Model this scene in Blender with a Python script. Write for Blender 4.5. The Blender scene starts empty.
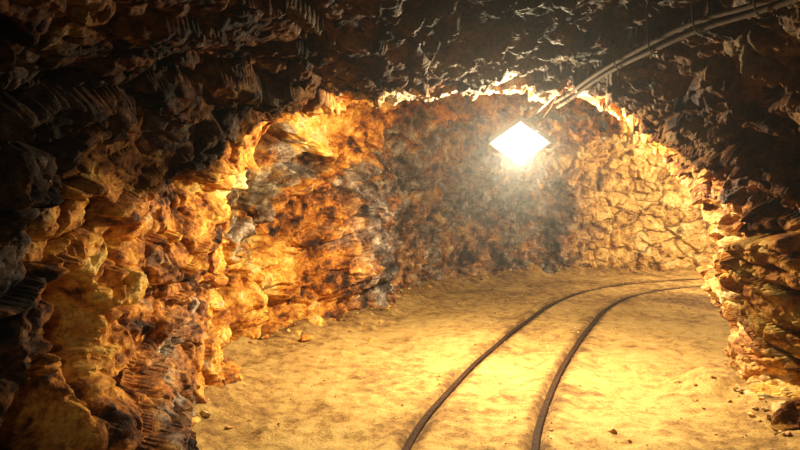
import bpy, math, random
import numpy as np
from mathutils import Vector, Matrix
from mathutils.bvhtree import BVHTree
random.seed(4)
scene=bpy.context.scene

# ------------------------------------------------------------ numpy noise
def h3(ix,iy,iz,seed):
    h=(ix.astype(np.int64)*374761393+iy.astype(np.int64)*668265263+iz.astype(np.int64)*2147483647+seed*1274126177)&0xffffffff
    h=h.astype(np.uint64)
    h=((h^(h>>np.uint64(13)))*np.uint64(1274126177))&np.uint64(0xffffffff)
    h=((h^(h>>np.uint64(16)))*np.uint64(2246822519))&np.uint64(0xffffffff)
    h=h^(h>>np.uint64(15))
    return h.astype(np.float64)/4294967296.0
def vnoise(p,seed=0):
    i=np.floor(p).astype(np.int64); f=p-i
    f=f*f*f*(f*(f*6-15)+10)
    r=0
    for dx in (0,1):
        wx=f[:,0] if dx else 1-f[:,0]
        for dy in (0,1):
            wy=f[:,1] if dy else 1-f[:,1]
            for dz in (0,1):
                wz=f[:,2] if dz else 1-f[:,2]
                r=r+wx*wy*wz*h3(i[:,0]+dx,i[:,1]+dy,i[:,2]+dz,seed)
    return r*2-1
def fbm(p,oct=4,seed=0,gain=.5):
    a=1;s=0;q=p.copy()
    for k in range(oct):
        s=s+a*vnoise(q,seed+k*17); a*=gain; q=q*2.03+5.3
    return s
def voro(p,seed=0):
    i=np.floor(p).astype(np.int64)
    n=len(p); F1=np.full(n,9.);F2=np.full(n,9.); off=np.zeros((n,3)); cid=np.zeros((n,3))
    for dx in (-1,0,1):
        for dy in (-1,0,1):
            for dz in (-1,0,1):
                a,b,c=i[:,0]+dx,i[:,1]+dy,i[:,2]+dz
                r1,r2,r3=h3(a,b,c,seed),h3(a,b,c,seed+1),h3(a,b,c,seed+2)
                o=p-np.stack([a+r1,b+r2,c+r3],1)
                d=np.sqrt((o**2).sum(1))
                m=d<F1
                F2=np.where(m,F1,np.minimum(F2,d)); F1=np.where(m,d,F1)
                off[m]=o[m]; cid[m]=np.stack([a,b,c],1)[m]
    rr=np.stack([h3(cid[:,0],cid[:,1],cid[:,2],seed+k) for k in (11,12,13,14)],1)
    return F1,F2,off,rr
def sstep(a,b,x):
    t=np.clip((x-a)/(b-a),0,1); return t*t*(3-2*t)
BLK=[]
def facets(p,seed,tilt=1.0,step=1.0,crack=0,cw=.06,keep=False):
    F1,F2,o,r=voro(p,seed)
    if keep: BLK.append(r[:,0])
    return (r[:,3]-.5)*step+((r[:,:3]-.5)*2*o).sum(1)*tilt-crack*(1-sstep(0,cw,F2-F1))
def strata(w,seed):
    k=np.floor(w); f=w-k; z0=np.zeros_like(k).astype(np.int64); ki=k.astype(np.int64)
    a0=h3(ki,z0,z0,seed); a2=h3(ki+1,z0,z0,seed)
    t=sstep(.70,1.0,f)
    return ((a0*(1-t)+a2*t)-.5)*1.5-.18*(1-sstep(0,.14,np.minimum(f,1-f)))

# ------------------------------------------------------------ tunnel plan
ST=[ # Lx,Ly, Rx,Ry, H
(-1.75,-4.0, 2.6,-4.0,2.6),
(-1.75, 0.0, 2.6, 0.0,2.6),
(-1.60, 2.4, 2.6, 2.4,2.55),
(-1.52, 3.6, 2.58,3.6,2.48),
(-1.42, 4.80,2.58,4.80,2.44),
(-1.62, 4.88,2.80,4.9,2.62),
(-2.15, 5.05,3.2, 5.1,2.95),
(-1.65, 6.0, 3.7, 5.6,3.0),
(-1.15, 6.8, 4.1, 6.0,3.0),
(-0.62, 7.3, 4.5, 6.3,3.0),
(-0.35, 8.1, 4.9, 6.7,3.0),
( 0.00, 9.2, 5.6, 7.1,3.0),
( 0.70,10.4, 6.2, 7.4,3.0),
( 1.65,11.4, 6.8, 7.6,3.0),
( 3.00,12.2, 7.5, 7.7,3.0),
( 4.80,12.6,8.3, 7.8,3.0),
( 7.00,12.6, 9.2, 8.0,3.0),
( 9.50,12.4,10.6, 8.0,3.0),
(12.50,12.4,12.5, 8.0,3.0)]
ST=np.array(ST)
segl=np.sqrt(((ST[1:,:2]-ST[:-1,:2])**2).sum(1))
S=np.concatenate([[0],np.cumsum(segl)])
ss=[]
s=0
while s<S[-1]:
    ss.append(s)
    if s<S[1]+1.4: s+=.07
    elif s<S[6]+.3: s+=.009
    elif s<S[16]: s+=.018
    else: s+=.08
ss=np.array(ss)
P=np.stack([np.interp(ss,S,ST[:,k]) for k in range(5)],1)
def smooth(A,it):
    A=A.copy()
    for _ in range(it):
        A[1:-1]=(A[:-2]+2*A[1:-1]+A[2:])/4
    return A
P=smooth(P,6)
NU=680
th=np.linspace(0,1,3000); th=np.where(th<.5,.5*(2*th)**2.6,1-.5*(2*(1-th))**2.6)*math.pi
V=np.zeros((len(ss),NU,3))
a=2.2
for i,(lx,ly,rx,ry,H) in enumerate(P):
    c=np.cos(th); u=-np.sign(c)*np.abs(c)**(2/a)
    b=6+(u+1)/2*(-2.0)
    z=H*np.clip(1-np.abs(u)**a,0,1)**(1/b)
    x=(lx+rx)/2+u*(rx-lx)/2; y=(ly+ry)/2+u*(ry-ly)/2
    pts=np.stack([x,y,z],1)
    d=np.concatenate([[0],np.cumsum(np.sqrt(((pts[1:]-pts[:-1])**2).sum(1)))])
    t=np.linspace(0,d[-1],NU)
    for k in range(3): V[i,:,k]=np.interp(t,d,pts[:,k])
V[:,:,2]-=.06
dU=np.gradient(V,axis=1); dS=np.gradient(V,axis=0)
N=np.cross(dU,dS); N/=np.linalg.norm(N,axis=2,keepdims=True)+1e-9
mid=NU//2
if N[20,mid,2]>0: N=-N
ns=len(ss)
p=V.reshape(-1,3); n=N.reshape(-1,3)
e1=Vector((.15,.82,.5)).normalized(); e2=e1.cross(Vector((0,0,1))).normalized(); e3=e1.cross(e2)
R=np.array([e1,e2,e3])
q=p@R.T
q=q*np.array([.50,1,1])
warp=np.stack([fbm(p*1.7,3,k*31+3) for k in range(3)],1)
warp2=np.stack([fbm(p*6,2,k*37+5) for k in range(3)],1)
qw=q+warp*.07+warp2*.010
X,Y,Z=p[:,0],p[:,1],p[:,2]
near=1-sstep(4.9,5.2,Y)
wc=sstep(1.75,2.2,Z)
mas=sstep(3.0,4.2,X+.5*warp[:,0])*sstep(11.0,11.5,Y)
smth=.20*sstep(8.0,8.7,Y)*sstep(3.6,2.6,X)
bay=1+.5*(1-near)*(1-smth)
lip=1-.25*sstep(4.2,4.6,Y)*(1-sstep(4.95,5.2,Y))
d=.12*fbm(p*.9,3,7)*(1-.3*wc*near)*lip
d+=.18*facets(qw*1.6,50,.9,.75,.30,.05)*(1-.30*wc)*(1-.4*smth)*lip*bay
d+=.105*facets(qw*3.6+7,60,1.15,.8,.36,.07,True)*(1-.30*wc)*(1-smth)*lip*bay
d+=.048*facets(qw*np.array([1.25,1,1])*8+3,70,1.3,.7,.40,.11,True)*(1-.4*wc)*(1-smth)*bay
lay=(qw[:,1]*.55+qw[:,2]*.84)+.10*fbm(q*1.1,3,410)
amp1=sstep(-.5,.4,vnoise(p*1.3,420)); amp2=sstep(-.4,.5,vnoise(p*2.1,421))
d+=.080*strata(lay*3.2+.12*warp2[:,0],430)*amp1*(1-.45*wc)*lip
d+=.012*strata(lay*6.5+.30*warp2[:,1],440)*amp2*(1-.25*wc)
d+=.020*facets((q*np.array([1.8,1,1])+warp*.05)*16+3,80,1.3,.4,.2,.1,keep=True)*(1-.2*wc)*bay
d+=.006*facets((q*np.array([1.9,1,1])+warp*.03)*34+3,85,1.2,.3)
pm=np.stack([X*2.4,Y*2.4,Z*3.5],1)+warp*.45+warp2*.07
F1,F2,o,r=voro(pm,200)
joint=(1-sstep(.0,.09,F2-F1+.03*warp2[:,1]))*mas*sstep(-.5,.3,vnoise(p*2.3,77))
dm=.06*fbm(p*1.1,2,7)+.06*sstep(.0,.11,F2-F1)+.10*(r[:,3]-.5)+.16*((r[:,:3]-.5)*o).sum(1)+.040*facets((p+warp*.05)*7,223,1.1,.8,.2,.08)+.016*facets((p+warp*.05)*15,222)
mblk=.6*r[:,0]+.25
d=d-d.mean()-.02
d=d*(1-mas)+(dm-.05)*mas
def blob(c,rad,sc=(1,1,1)):
    rr=np.sqrt((((p-np.array(c))/np.array(sc))**2).sum(1))/rad+.25*warp[:,1]
    return 1-sstep(.45,1.0,rr)
def dent(c,rad,dep,sc=(1,1,1)):
    global d
    d=d-dep*blob(c,rad,sc)
dent((-1.62,2.95,.92),.27,.55,(1,1,.8))
dent((-1.65,2.60,.48),.28,.50,(1,1,1))
dent((-1.6,3.35,1.25),.18,.18,(1,1.2,.8))
dent((-1.62,3.1,.2),.36,-.18,(1,1.2,.8))
dent((-1.5,6.3,1.5),.75,.20,(1,1,1.1))
dent((-1.1,6.85,1.92),.50,.50,(1,1,.30))
dent((-1.15,6.75,2.2),.45,-.16,(1,1,.35))
dent((-.75,7.3,.9),.55,-.25,(1,1,1.3))
dent((-1.5,6.1,.25),.4,-.2,(1,1,1))
dent((2.6,4.5,.2),.40,-.12,(1,1,1))
D=d.reshape(ns,NU)
D[1:-1]=(D[:-2]+5*D[1:-1]+D[2:])/7
D[:,1:-1]=(D[:,:-2]+5*D[:,1:-1]+D[:,2:])/7
d=D.ravel()
P3=p+n*d[:,None]
G=P3.reshape(ns,NU,3)
blk=.45*BLK[0]+.35*BLK[1]+.20*BLK[2]
blk=blk*(1-mas)+mblk*mas
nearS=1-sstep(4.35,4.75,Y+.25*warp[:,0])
shade=sstep(1.45,2.05,Z+.28*warp[:,1]+ .22*sstep(.8,2.4,X)+ .25*sstep(3.6,2.4,Y)*(X<0)+.3*(blk-.5))*nearS  # dimness of the near ceiling and walls, painted into the rock colour
shade=np.clip(shade+ nearS*.55*sstep(3.1,2.2,Y)*(X<0)+nearS*.8*sstep(4.35,3.95,Y+.3*warp[:,2])*(X>1.5)+.42*nearS*(X<0)*sstep(3.8,3.0,Y+.2*warp[:,2]),0,1)
bayL=(Y>5)*(Y<7.0)*(X<0)
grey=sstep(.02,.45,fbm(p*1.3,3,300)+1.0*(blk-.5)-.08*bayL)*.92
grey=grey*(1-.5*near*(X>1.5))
grey=np.clip(grey+ .95*sstep(.75,.30,np.sqrt((X+.45)**2+(Y-7.7)**2+(.6*(Z-.9))**2)-.15*warp[:,0]) + .62*sstep(8.0,8.7,Y)*sstep(4.2,3.0,X+.3*warp[:,1])*sstep(2.75,2.45,Z)+1.0*blob((-1.1,6.85,1.90),.55,(1,1,.35)),0,1)  # last blob paints the recess dark grey in place of its shade
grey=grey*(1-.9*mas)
gold=np.clip(sstep(4.2,4.9,Y+.2*warp[:,2])*sstep(7.1,6.8,Y)*(X<0)*1.2+ .8*mas + .70*near*sstep(3.0,4.3,Y)+.7*wc*(1-near),0,1.4)

def mesh_obj(name,co,faces,mats,attrs=None,smooth_sh=True):
    me=bpy.data.meshes.new(name)
    me.vertices.add(len(co)); me.vertices.foreach_set('co',np.asarray(co,dtype=np.float32).ravel())
    f=np.asarray(faces,dtype=np.int32); k=f.shape[1]
    me.loops.add(f.size); me.loops.foreach_set('vertex_index',f.ravel())
    me.polygons.add(len(f)); me.polygons.foreach_set('loop_start',np.arange(0,f.size,k,dtype=np.int32))
    me.update(calc_edges=True); me.validate()
    me.polygons.foreach_set('use_smooth',np.full(len(me.polygons),bool(smooth_sh)))
    if attrs:
        for nm,v in attrs.items():
            at=me.attributes.new(nm,'FLOAT','POINT'); at.data.foreach_set('value',np.asarray(v,dtype=np.float32))
    ob=bpy.data.objects.new(name,me); scene.collection.objects.link(ob)
    for m in mats: me.materials.append(m)
    return ob
def gridfaces(a,b):
    i=np.arange(a-1)[:,None]*b+np.arange(b-1)[None,:]
    i=i.ravel()
    return np.stack([i,i+1,i+b+1,i+b],1)

# ------------------------------------------------------------ materials
def newmat(name):
    m=bpy.data.materials.new(name); m.use_nodes=True
    nt=m.node_tree; bs=nt.nodes['Principled BSDF']
    return m,nt,bs
def nn(nt,t): return nt.nodes.new(t)
def ramp(nt,inp,stops):
    r=nt.nodes.new('ShaderNodeValToRGB'); cr=r.color_ramp
    while len(cr.elements)<len(stops): cr.elements.new(.5)
    for e,(pos,c) in zip(cr.elements,stops):
        e.position=pos; e.color=(*c,1) if len(c)==3 else c
    nt.links.new(inp,r.inputs[0]); return r
def mix(nt,f,a,b,bt='MIX'):
    m=nt.nodes.new('ShaderNodeMix'); m.data_type='RGBA'; m.blend_type=bt
    for s,v in ((m.inputs[0],f),(m.inputs[6],a),(m.inputs[7],b)):
        if hasattr(v,'is_output'): nt.links.new(v,s)
        elif isinstance(v,(int,float)): s.default_value=v
        else: s.default_value=(*v,1)
    return m.outputs[2]
def math_(nt,op,a,b=None,clamp=False):
    m=nt.nodes.new('ShaderNodeMath'); m.operation=op; m.use_clamp=clamp
    for s,v in ((m.inputs[0],a),(m.inputs[1],b)):
        if v is None: continue
        if hasattr(v,'is_output'): nt.links.new(v,s)
        else: s.default_value=v
    return m.outputs[0]

def rock_material(name='rock_face'):
    m,nt,bs=newmat(name); L=nt.links
    tc=nn(nt,'ShaderNodeTexCoord'); mp=nn(nt,'ShaderNodeMapping')
    mp.inputs['Rotation'].default_value=(math.radians(-31),0,math.radians(-10)); mp.inputs['Scale'].default_value=(1,.6,1)
    L.new(tc.outputs['Object'],mp.inputs[0])
    def noise(sc,det,ro=.6,dist=0,v=None):
        x=nn(nt,'ShaderNodeTexNoise'); x.inputs['Scale'].default_value=sc; x.inputs['Detail'].default_value=det
        x.inputs['Roughness'].default_value=ro; x.inputs['Distortion'].default_value=dist
        L.new(v or mp.outputs[0],x.inputs['Vector']); return x.outputs['Fac']
    def attr(nm):
        x=nn(nt,'ShaderNodeAttribute'); x.attribute_name=nm; return x.outputs['Fac']
    # chipped facets: every cell of a Voronoi is its own tilted plane
    nz=nn(nt,'ShaderNodeTexNoise'); nz.inputs['Scale'].default_value=9; nz.inputs['Detail'].default_value=2
    L.new(mp.outputs[0],nz.inputs['Vector'])
    wv=nn(nt,'ShaderNodeVectorMath'); wv.operation='MULTIPLY_ADD'
    L.new(nz.outputs['Color'],wv.inputs[0]); wv.inputs[1].default_value=(.05,.05,.05); L.new(mp.outputs[0],wv.inputs[2])
    def chips(scale):
        v=nn(nt,'ShaderNodeTexVoronoi'); v.feature='F1'; v.inputs['Scale'].default_value=scale
        L.new(wv.outputs[0],v.inputs['Vector'])
        o=nn(nt,'ShaderNodeVectorMath'); o.operation='SUBTRACT'; L.new(wv.outputs[0],o.inputs[0]); L.new(v.outputs['Position'],o.inputs[1])
        c=nn(nt,'ShaderNodeVectorMath'); c.operation='SUBTRACT'; L.new(v.outputs['Color'],c.inputs[0]); c.inputs[1].default_value=(.5,.5,.5)
        dt=nn(nt,'ShaderNodeVectorMath'); dt.operation='DOT_PRODUCT'; L.new(o.outputs[0],dt.inputs[0]); L.new(c.outputs[0],dt.inputs[1])
        sp=nn(nt,'ShaderNodeSeparateColor'); L.new(v.outputs['Color'],sp.inputs[0])
        return dt.outputs['Value'],sp.outputs[0]
    A=noise(1.5,8,.64,.15); B=noise(6,8,.70,.1); C=noise(34,4,.75)
    c1,k1=chips(12); c2,k2=chips(30)
    t=math_(nt,'ADD',math_(nt,'MULTIPLY',A,.50),math_(nt,'MULTIPLY',B,.50))
    t=math_(nt,'ADD',t,math_(nt,'MULTIPLY',attr('gold'),.045))
    t=math_(nt,'ADD',t,math_(nt,'MULTIPLY',math_(nt,'SUBTRACT',attr('blk'),.5),.17))
    t=math_(nt,'ADD',t,math_(nt,'MULTIPLY',math_(nt,'SUBTRACT',k1,.5),.045))
    t=math_(nt,'ADD',t,math_(nt,'MULTIPLY',math_(nt,'SUBTRACT',k2,.5),.035))
    base=ramp(nt,t,[(.395,(.024,.012,.008)),(.45,(.12,.040,.012)),(.50,(.38,.135,.024)),(.56,(.66,.30,.045)),(.625,(.79,.50,.11)),(.73,(.83,.70,.36))]).outputs[0]
    tanc=ramp(nt,t,[(.40,(.12,.06,.024)),(.48,(.36,.20,.06)),(.55,(.60,.38,.12)),(.68,(.78,.57,.24))]).outputs[0]
    tanc=mix(nt,math_(nt,'MULTIPLY',attr('joint'),.85),tanc,(.12,.055,.022))
    base=mix(nt,math_(nt,'MULTIPLY',attr('masonry'),.85),base,tanc)
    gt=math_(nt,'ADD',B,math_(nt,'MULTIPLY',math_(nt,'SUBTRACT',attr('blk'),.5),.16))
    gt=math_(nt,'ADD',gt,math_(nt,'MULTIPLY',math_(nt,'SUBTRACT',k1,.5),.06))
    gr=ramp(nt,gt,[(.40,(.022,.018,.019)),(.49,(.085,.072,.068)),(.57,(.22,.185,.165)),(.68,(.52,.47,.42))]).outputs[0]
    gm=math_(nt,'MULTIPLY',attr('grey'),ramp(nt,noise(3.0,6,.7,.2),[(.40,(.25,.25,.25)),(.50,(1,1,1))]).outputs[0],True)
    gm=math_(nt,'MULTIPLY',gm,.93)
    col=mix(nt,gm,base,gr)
    sp=ramp(nt,C,[(.36,(.42,.38,.35)),(.50,(1,1,1)),(.70,(1.35,1.3,1.22))]).outputs[0]
    col=mix(nt,.8,col,sp,'MULTIPLY')
    dark=mix(nt,1.0,col,(.075,.058,.050),'MULTIPLY')  # darkened rock colour used for the painted shade
    sm=math_(nt,'MULTIPLY',attr('shade'),.98)
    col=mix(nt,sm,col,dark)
    L.new(col,bs.inputs['Base Color'])
    ro=ramp(nt,B,[(.35,(.85,)*3),(.65,(.55,)*3)]).outputs[0]
    L.new(ro,bs.inputs['Roughness'])
    spc=math_(nt,'SUBTRACT',.22,math_(nt,'MULTIPLY',attr('shade'),.19))
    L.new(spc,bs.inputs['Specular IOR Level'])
    h=math_(nt,'ADD',math_(nt,'MULTIPLY',noise(10,8,.70,.1),.45),math_(nt,'MULTIPLY',noise(45,5,.75,.1),.18))
    h=math_(nt,'ADD',h,math_(nt,'ADD',math_(nt,'MULTIPLY',c1,12*.42),math_(nt,'MULTIPLY',k1,.12)))
    h=math_(nt,'ADD',h,math_(nt,'ADD',math_(nt,'MULTIPLY',c2,30*.18),math_(nt,'MULTIPLY',k2,.05)))
    bu=nn(nt,'ShaderNodeBump'); bu.inputs['Strength'].default_value=.9; bu.inputs['Distance'].default_value=.045
    L.new(h,bu.inputs['Height']); L.new(bu.outputs[0],bs.inputs['Normal'])
    return m
rock=rock_material()

def dirt_material():
    m,nt,bs=newmat('sandy_dirt'); L=nt.links
    tc=nn(nt,'ShaderNodeTexCoord')
    def noise(sc,det,ro=.6,dist=0):
        x=nn(nt,'ShaderNodeTexNoise'); x.inputs['Scale'].default_value=sc; x.inputs['Detail'].default_value=det
        x.inputs['Roughness'].default_value=ro; x.inputs['Distortion'].default_value=dist
        L.new(tc.outputs['Object'],x.inputs['Vector']); return x.outputs['Fac']
    A=noise(1.1,7,.62,.3);B=noise(9,7,.7);C=noise(70,4,.7)
    t=math_(nt,'ADD',math_(nt,'MULTIPLY',A,.4),math_(nt,'MULTIPLY',B,.6))
    at=nn(nt,'ShaderNodeAttribute'); at.attribute_name='damp'
    t=math_(nt,'SUBTRACT',t,math_(nt,'MULTIPLY',at.outputs['Fac'],.13))
    base=ramp(nt,t,[(.32,(.11,.055,.019)),(.42,(.28,.16,.050)),(.50,(.44,.285,.090)),(.66,(.57,.41,.155))]).outputs[0]
    sp=ramp(nt,C,[(.34,(.46,.42,.38)),(.5,(1,1,1)),(.75,(1.2,1.15,1.1))]).outputs[0]
    col=mix(nt,.7,base,sp,'MULTIPLY')
    L.new(col,bs.inputs['Base Color']); bs.inputs['Roughness'].default_value=.95; bs.inputs['Specular IOR Level'].default_value=.2
    h=math_(nt,'ADD',math_(nt,'MULTIPLY',noise(22,6,.7),.7),math_(nt,'MULTIPLY',C,.35))
    bu=nn(nt,'ShaderNodeBump'); bu.inputs['Strength'].default_value=.8; bu.inputs['Distance'].default_value=.025
    L.new(h,bu.inputs['Height']); L.new(bu.outputs[0],bs.inputs['Normal'])
    return m
dirt=dirt_material()
def simple(name,col,rough=.5,metal=0,nscale=20,var=.5,bump=.002,spec=.2):
    m,nt,bs=newmat(name); L=nt.links
    tc=nn(nt,'ShaderNodeTexCoord'); x=nn(nt,'ShaderNodeTexNoise'); x.inputs['Scale'].default_value=nscale; x.inputs['Detail'].default_value=8
    L.new(tc.outputs['Object'],x.inputs['Vector'])
    r=ramp(nt,x.outputs['Fac'],[(.35,tuple(c*(1-var) for c in col)),(.65,tuple(min(1,c*(1+var)) for c in col))])
    L.new(r.outputs[0],bs.inputs['Base Color']); bs.inputs['Roughness'].default_value=rough; bs.inputs['Metallic'].default_value=metal
    bs.inputs['Specular IOR Level'].default_value=spec
    bu=nn(nt,'ShaderNodeBump'); bu.inputs['Distance'].default_value=bump; L.new(x.outputs['Fac'],bu.inputs['Height']); L.new(bu.outputs[0],bs.inputs['Normal'])
    return m
railsteel=simple('rusty_rail_steel',(.034,.016,.008),.75,0,40,.6,spec=.07)
black=simple('black_cable_rubber',(.040,.021,.010),.9,0,30,.3,spec=.05)
housing=simple('lamp_housing_metal',(.06,.055,.05),.6,.3,30,.2)

# ------------------------------------------------------------ room shell
def strip(name,u0,u1,s0=0,s1=None):
    s1=s1 or ns
    sub=G[s0:s1,u0:u1+1]
    idx=(np.arange(s0,s1)[:,None]*NU+np.arange(u0,u1+1)[None,:]).ravel()
    return mesh_obj(name,sub.reshape(-1,3),gridfaces(s1-s0,u1+1-u0),[rock],{'shade':shade[idx],'grey':grey[idx],'gold':gold[idx],'masonry':mas[idx],'joint':joint[idx],'blk':blk[idx]},smooth_sh=False)
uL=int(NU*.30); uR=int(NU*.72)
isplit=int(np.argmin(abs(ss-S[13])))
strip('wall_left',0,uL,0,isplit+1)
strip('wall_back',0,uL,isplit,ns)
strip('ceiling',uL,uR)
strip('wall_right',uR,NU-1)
def cap(name,i):
    ring=G[i]; c=ring.mean(0)
    co=[c]+[tuple(v) for v in ring]
    f=[(0,k,k+1) for k in range(1,NU)]
    return mesh_obj(name,co,f,[rock],{'shade':np.full(NU+1,.5),'grey':np.zeros(NU+1),'gold':np.zeros(NU+1),'blk':np.full(NU+1,.5)})
cap('wall_rear',0); cap('wall_end',ns-1)
bvh=BVHTree.FromPolygons([tuple(v) for v in G.reshape(-1,3)],[tuple(f) for f in gridfaces(ns,NU)])

# ------------------------------------------------------------ track curve
railL=np.array([(-.45,-3.9),(-.45,0),(-.35,1.6),(-.12,2.8),(.05,3.6),(.22,4.19),(.61,5.23),(1.03,6.2),(1.62,7.45),(2.30,8.75),(3.18,9.9),(4.34,10.72),(5.84,11.25),(7.6,11.35),(12.3,11.2)])
def catmull(pts,step=.05):
    out=[]
    P_=np.vstack([2*pts[0]-pts[1],pts,2*pts[-1]-pts[-2]])
    for i in range(1,len(P_)-2):
        L_=np.linalg.norm(P_[i+1]-P_[i]); k=max(2,int(L_/step))
        for j in range(k):
            t=j/k
            out.append(.5*((2*P_[i])+(P_[i+1]-P_[i-1])*t+(2*P_[i-1]-5*P_[i]+4*P_[i+1]-P_[i+2])*t*t+(-P_[i-1]+3*P_[i]-3*P_[i+1]+P_[i+2])*t**3))
    out.append(P_[-2]); return np.array(out)
cl=smooth(catmull(railL),30)
tan=np.gradient(cl,axis=0); tan/=np.linalg.norm(tan,axis=1,keepdims=True)
nr=np.stack([tan[:,1],-tan[:,0]],1)
cr=smooth(cl+nr*.75,10)
# ------------------------------------------------------------ floor
xs=np.arange(-2.9,13,.032); ys=np.concatenate([np.arange(-4.3,2.5,.08),np.arange(2.5,7,.022),np.arange(7,13.3,.035)])
gx,gy=np.meshgrid(xs,ys); fx,fy=gx.ravel(),gy.ravel()
fp=np.stack([fx,fy,np.zeros_like(fx)],1)
def dist_poly(pts,x,y,step=3):
    best=np.full(len(x),1e9)
    A=pts[::step]
    for k in range(len(A)-1):
        a_=A[k]; b_=A[k+1]; ab=b_-a_; L2=(ab**2).sum()+1e-12
        t=np.clip(((x-a_[0])*ab[0]+(y-a_[1])*ab[1])/L2,0,1)
        best=np.minimum(best,(x-a_[0]-t*ab[0])**2+(y-a_[1]-t*ab[1])**2)
    return np.sqrt(best)
dw=np.minimum(dist_poly(P[:,:2],fx,fy,18),dist_poly(P[:,2:4],fx,fy,18))
dl=dist_poly(cl,fx,fy,6); dr_=dist_poly(cr,fx,fy,6)
drail=np.minimum(dl,dr_)
fz=.030*fbm(fp*1.3,3,500)+.010*fbm(fp*6,3,510)+.006*fbm(fp*22,2,520)
fz=fz*sstep(.05,.35,drail)
fz+=.10*sstep(.5,.0,dw)*(1+.6*fbm(fp*3,2,530))
fz+=.022*(1-sstep(.10,.24,drail)) -.036*(1-sstep(.030,.06,drail))
nbmp=vnoise(fp*9,540); fz+=.012*np.clip(nbmp-.45,0,1)*sstep(.1,.3,drail)*3
dn=fbm(fp*2.2,3,560)
damp=np.clip(.9*(1-sstep(.04,.12,drail)) +.45*sstep(.30,.08,drail)*sstep(-.2,.5,dn)+ .8*sstep(.9,.3,np.hypot((fx-4.3)*.8,fy-9.0)) + .4*sstep(.9,.3,np.hypot((fx-2.7)*.7,fy-11.0)) +.30*sstep(7,9.5,fy)+.35*sstep(.7,.1,dw+.2*dn)+.35*sstep(.4,.9,dn),0,1)
floor=mesh_obj('floor',np.stack([fx,fy,fz],1),gridfaces(len(ys),len(xs)),[dirt],{'damp':damp})
def floorz(x,y):
    i=int(np.clip(np.searchsorted(ys,y),0,len(ys)-1)); j=int(np.clip(np.searchsorted(xs,x),0,len(xs)-1))
    return fz[i*len(xs)+j]

# ------------------------------------------------------------ rails
prof=[(-.040,-.06),(-.040,-.052),(-.007,-.044),(-.006,-.004),(-.020,.000),(-.022,.014),(-.017,.018),(.017,.018),(.022,.014),(.020,.000),(.006,-.004),(.007,-.044),(.040,-.052),(.040,-.06)]
track=bpy.data.objects.new('rail_track',None); scene.collection.objects.link(track)
def rail(name,c):
    t=np.gradient(c,axis=0); t/=np.linalg.norm(t,axis=1,keepdims=True); nn_=np.stack([t[:,1],-t[:,0]],1)
    k=len(prof); co=[]
    for i in range(len(c)):
        wob=.004*math.sin(i*.21)+.003*math.sin(i*.057+1)
        for (a_,h) in prof:
            co.append((c[i,0]+nn_[i,0]*a_,c[i,1]+nn_[i,1]*a_,h+wob))
    f=[]
    for i in range(len(c)-1):
        for j in range(k):
            j2=(j+1)%k; f.append((i*k+j,i*k+j2,(i+1)*k+j2,(i+1)*k+j))
    ob=mesh_obj(name,co,f,[railsteel],smooth_sh=False); ob.parent=track; return ob
rail('rail_outer',cl); rail('rail_inner',cr)

# ------------------------------------------------------------ loose stones
import bmesh
bm=bmesh.new(); bmesh.ops.create_icosphere(bm,subdivisions=3,radius=1)
icoV=np.array([v.co[:] for v in bm.verts]); icoF=np.array([[v.index for v in f.verts] for f in bm.faces]); bm.free()
bm=bmesh.new(); bmesh.ops.create_icosphere(bm,subdivisions=1,radius=1)
ico1V=np.array([v.co[:] for v in bm.verts]); ico1F=np.array([[v.index for v in f.verts] for f in bm.faces]); bm.free()
rng=np.random.default_rng(7)
def stones(name,items,V0,F0,gold_=.8):
    cos=[];fs=[];o=0;bl=[]
    for (x,y,z,r) in items:
        sc=r*np.array([rng.uniform(.8,1.3),rng.uniform(.7,1.2),rng.uniform(.5,.85)])
        v=V0.copy()
        for _ in range(11):
            dn_=rng.normal(size=3); dn_/=np.linalg.norm(dn_); lim=rng.uniform(.45,.8)
            pr=v@dn_; ex=np.clip(pr-lim,0,None); v=v-ex[:,None]*dn_
        an=rng.uniform(0,6.28); c_,s_=math.cos(an),math.sin(an)
        v=v*sc; v=v@np.array([[c_,s_,0],[-s_,c_,0],[0,0,1]])
        cos.append(v+np.array([x,y,z])); fs.append(F0+o); o+=len(v); bl.append(np.full(len(v),rng.uniform(.3,.9)))
    co=np.vstack(cos); k=len(co)
    g=fbm(co*1.3,2,900)
    return mesh_obj(name,co,np.vstack(fs),[rock],{'shade':np.zeros(k),'grey':np.clip(g*.5,0,1),'gold':np.full(k,gold_),'blk':np.concatenate(bl)},smooth_sh=False)
items=[]
Ls=P[:,:2]; Rs=P[:,2:4]
for k in range(800):
    i=rng.integers(0,ns)
    if rng.random()<.66: b_=Ls[i]; o_=Rs[i]
    else: b_=Rs[i]; o_=Ls[i]
    if b_[1]<1.5: continue
    dd=(o_-b_)/np.linalg.norm(o_-b_); off=abs(rng.normal(0,.2))+.02
    x,y=b_+dd*off
    r=float(np.clip(rng.lognormal(-3.95,.5),.010,.06))*(1.0 if off<.25 else .6)
    items.append((x,y,floorz(x,y)+r*.2,r))
for (x,y,r) in [(-1.38,3.0,.18),(-1.36,3.75,.10),(-1.34,4.6,.08),(2.5,3.9,.08),(-1.0,6.3,.09),(-.3,6.4,.035),(1.35,3.75,.03)]:
    items.append((x,y,floorz(x,y)+r*.2,r))
stones('wall_foot_rubble',items,icoV,icoF)
items=[]
for k in range(3200):
    y=rng.uniform(2.6,11); x=rng.uniform(-1.5,6)
    if y<5 and x>2.6: continue
    edge=np.interp(y,[0,4.8,6.2,7.2,9,11],[-1.5,-1.3,-1.0,-.8,.1,1.8])
    if x<edge: continue
    r=float(np.clip(rng.lognormal(-5.2,.5),.004,.020))
    items.append((x,y,floorz(x,y)+r*.3,r))
stones('floor_gravel',items,ico1V,ico1F,1.0)

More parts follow.
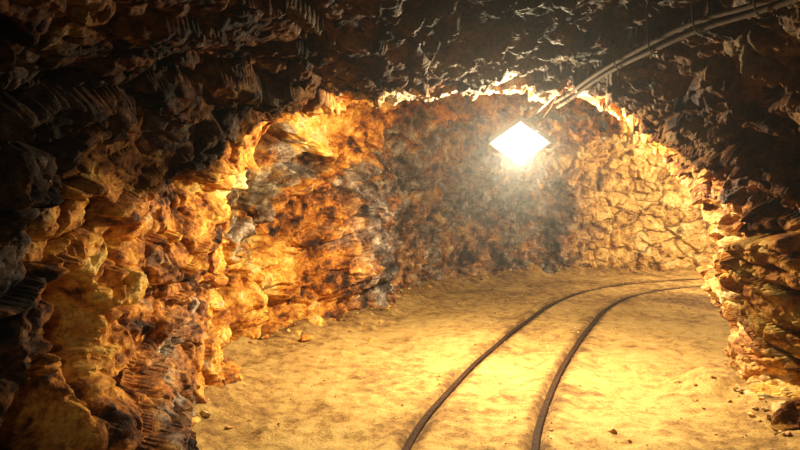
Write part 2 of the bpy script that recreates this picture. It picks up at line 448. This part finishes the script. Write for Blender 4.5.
# ------------------------------------------------------------ cables
def tube(name,pts,r,mat,parent=None):
    cu=bpy.data.curves.new(name,'CURVE'); cu.dimensions='3D'; cu.bevel_depth=r; cu.bevel_resolution=3
    sp=cu.splines.new('NURBS'); sp.points.add(len(pts)-1); sp.order_u=3; sp.use_endpoint_u=True
    for q_,c_ in zip(sp.points,pts): q_.co=(*c_,1)
    cu.materials.append(mat)
    ob=bpy.data.objects.new(name,cu); scene.collection.objects.link(ob)
    if parent: ob.parent=parent
    return ob
def ceil_at(x,y):
    h=bvh.ray_cast(Vector((x,y,1.2)),Vector((0,0,1)))
    return h[0].z if h[0] else 2.4
cab=bpy.data.objects.new('ceiling_power_cable',None); scene.collection.objects.link(cab)
route=[(1.22,4.75),(1.25,4.5),(1.29,4.1),(1.33,3.7),(1.37,3.3),(1.42,2.9),(1.48,2.5),(1.52,1.8),(1.5,.5),(1.5,-1.5),(1.5,-3.8)]
zr=[min(ceil_at(x+dx,y+dy) for dx in (-.06,0,.06) for dy in (-.1,0,.1)) for x,y in route]
zc=[min(z_,2.375) for z_ in zr]
print('ceil',[(r_,round(z_,2)) for r_,z_ in zip(route,zr)])
for j,(dx,dz) in enumerate(((0,-.02),(.032,-.035),(.012,-.055))):
    pts=[(x+dx+.006*math.sin(k*2.1+j),y,z+dz+.006*math.sin(k*1.7+j*2)) for k,((x,y),z) in enumerate(zip(route,zc))]
    tube('cable_%d'%(j+1),pts,.013,black,cab)
for k in (1,3,4,5,6):
    (x,y),z=route[k],zc[k]; top=zr[k]+.05
    tube('cable_hanger_%d'%k,[(x-.03,y,top),(x-.03,y,z-.05),(x+.02,y,z-.09),(x+.07,y,z-.05),(x+.07,y,top)],.004,black,cab)

# ------------------------------------------------------------ floodlights
em,nt,bs=newmat('glowing_lamp_glass')
bs.inputs['Base Color'].default_value=(1,.95,.85,1); bs.inputs['Emission Color'].default_value=(1,.93,.75,1); bs.inputs['Emission Strength'].default_value=90
def floodlight(loc,normal,roll,anchor,watt,size=.34):
    root=bpy.data.objects.new('mine_floodlight',None); scene.collection.objects.link(root)
    nrm=Vector(normal).normalized()
    Mx=Matrix.Translation(Vector(loc))@nrm.to_track_quat('Z','Y').to_matrix().to_4x4()@Matrix.Rotation(roll,4,'Z')
    s=size
    bm=bmesh.new()
    r=bmesh.ops.create_cube(bm,size=1,matrix=Matrix.Translation((0,0,-.035))@Matrix.Diagonal((s,s,.05,1)))
    r=bmesh.ops.create_cube(bm,size=1,matrix=Matrix.Translation((0,0,-.08))@Matrix.Diagonal((s*.7,s*.7,.05,1)))
    for k in range(7):
        bmesh.ops.create_cube(bm,size=1,matrix=Matrix.Translation(((k-3)*s*.1,0,-.11))@Matrix.Diagonal((.008,s*.6,.04,1)))
    for a_ in range(4):
        bmesh.ops.create_cube(bm,size=1,matrix=Matrix.Rotation(a_*math.pi/2,4,'Z')@Matrix.Translation((s/2-.008,0,0))@Matrix.Diagonal((.016,s,.03,1)))
    for sx_ in (-1,1):
        bmesh.ops.create_cube(bm,size=1,matrix=Matrix.Translation((sx_*(s/2+.012),0,-.07))@Matrix.Diagonal((.008,.03,.16,1)))
    bmesh.ops.create_cube(bm,size=1,matrix=Matrix.Translation((0,0,-.15))@Matrix.Diagonal((s+.03,.03,.008,1)))
    bmesh.ops.transform(bm,matrix=Mx,verts=bm.verts)
    me=bpy.data.meshes.new('housing'); bm.to_mesh(me); bm.free(); me.materials.append(housing)
    ob=bpy.data.objects.new('lamp_housing',me); scene.collection.objects.link(ob); ob.parent=root
    bm=bmesh.new()
    g=15; w_=s-.02; vs=[]
    for i in range(g):
        for j in range(g):
            u_=i/(g-1)*2-1; v_=j/(g-1)*2-1
            vs.append(bm.verts.new((u_*w_/2,v_*w_/2,.012+.065*((1-u_**4)*(1-v_**4))**.6)))
    for i in range(g-1):
        for j in range(g-1):
            bm.faces.new((vs[i*g+j],vs[(i+1)*g+j],vs[(i+1)*g+j+1],vs[i*g+j+1]))
    bmesh.ops.transform(bm,matrix=Mx,verts=bm.verts)
    me=bpy.data.meshes.new('glass'); bm.to_mesh(me); bm.free(); me.materials.append(em)
    ob=bpy.data.objects.new('lamp_glass',me); scene.collection.objects.link(ob); ob.parent=root
    back=Mx@Vector((0,0,-.15)); an=Vector(anchor)
    tube('lamp_arm',[back,back.lerp(an,.5)+Vector((0,0,.01)),an+Vector((0,0,.02))],.011,housing,root)
    tube('lamp_cord',[back,back.lerp(an,.3)+Vector((.05,.03,-.06)),back.lerp(an,.7)+Vector((.06,0,0)),an],.006,black,root)
    li=bpy.data.lights.new('lamp_bulb','POINT'); li.energy=watt; li.color=(1,.82,.49); li.shadow_soft_size=.07
    lo=bpy.data.objects.new('lamp_bulb',li); scene.collection.objects.link(lo); lo.location=Mx@Vector((0,0,.14)); lo.parent=root
    return root
floodlight((1.03,5.2,2.0),(-.1,-.6,-.79),math.radians(45),(1.24,4.80,ceil_at(1.24,4.75)),740,.37)
floodlight((6.0,9.9,2.3),(-.1,.3,-.9),.4,(6.0,9.9,ceil_at(6.0,9.9)),620)
floodlight((.5,-1.5,2.15),(0,.4,-.9),.0,(.5,-1.5,ceil_at(.5,-1.5)),60)  # unseen fill lamp, added behind the camera to lift the near walls

w=bpy.data.worlds.new('World'); scene.world=w; w.use_nodes=True
nt=w.node_tree
nt.nodes['Background'].inputs[0].default_value=(0,0,0,1)
vs=nt.nodes.new('ShaderNodeVolumeScatter'); vs.inputs['Density'].default_value=.004; vs.inputs['Anisotropy'].default_value=.82
nt.links.new(vs.outputs[0],nt.nodes['World Output'].inputs['Volume'])

cam=bpy.data.cameras.new('camera'); cam.lens=27; cam.sensor_width=36; cam.clip_start=.05
co=bpy.data.objects.new('camera',cam); scene.collection.objects.link(co)
co.location=(0,0,1.5); co.rotation_euler=(math.radians(90-2.39),0,0)
scene.camera=co
scene.view_settings.view_transform='Standard'
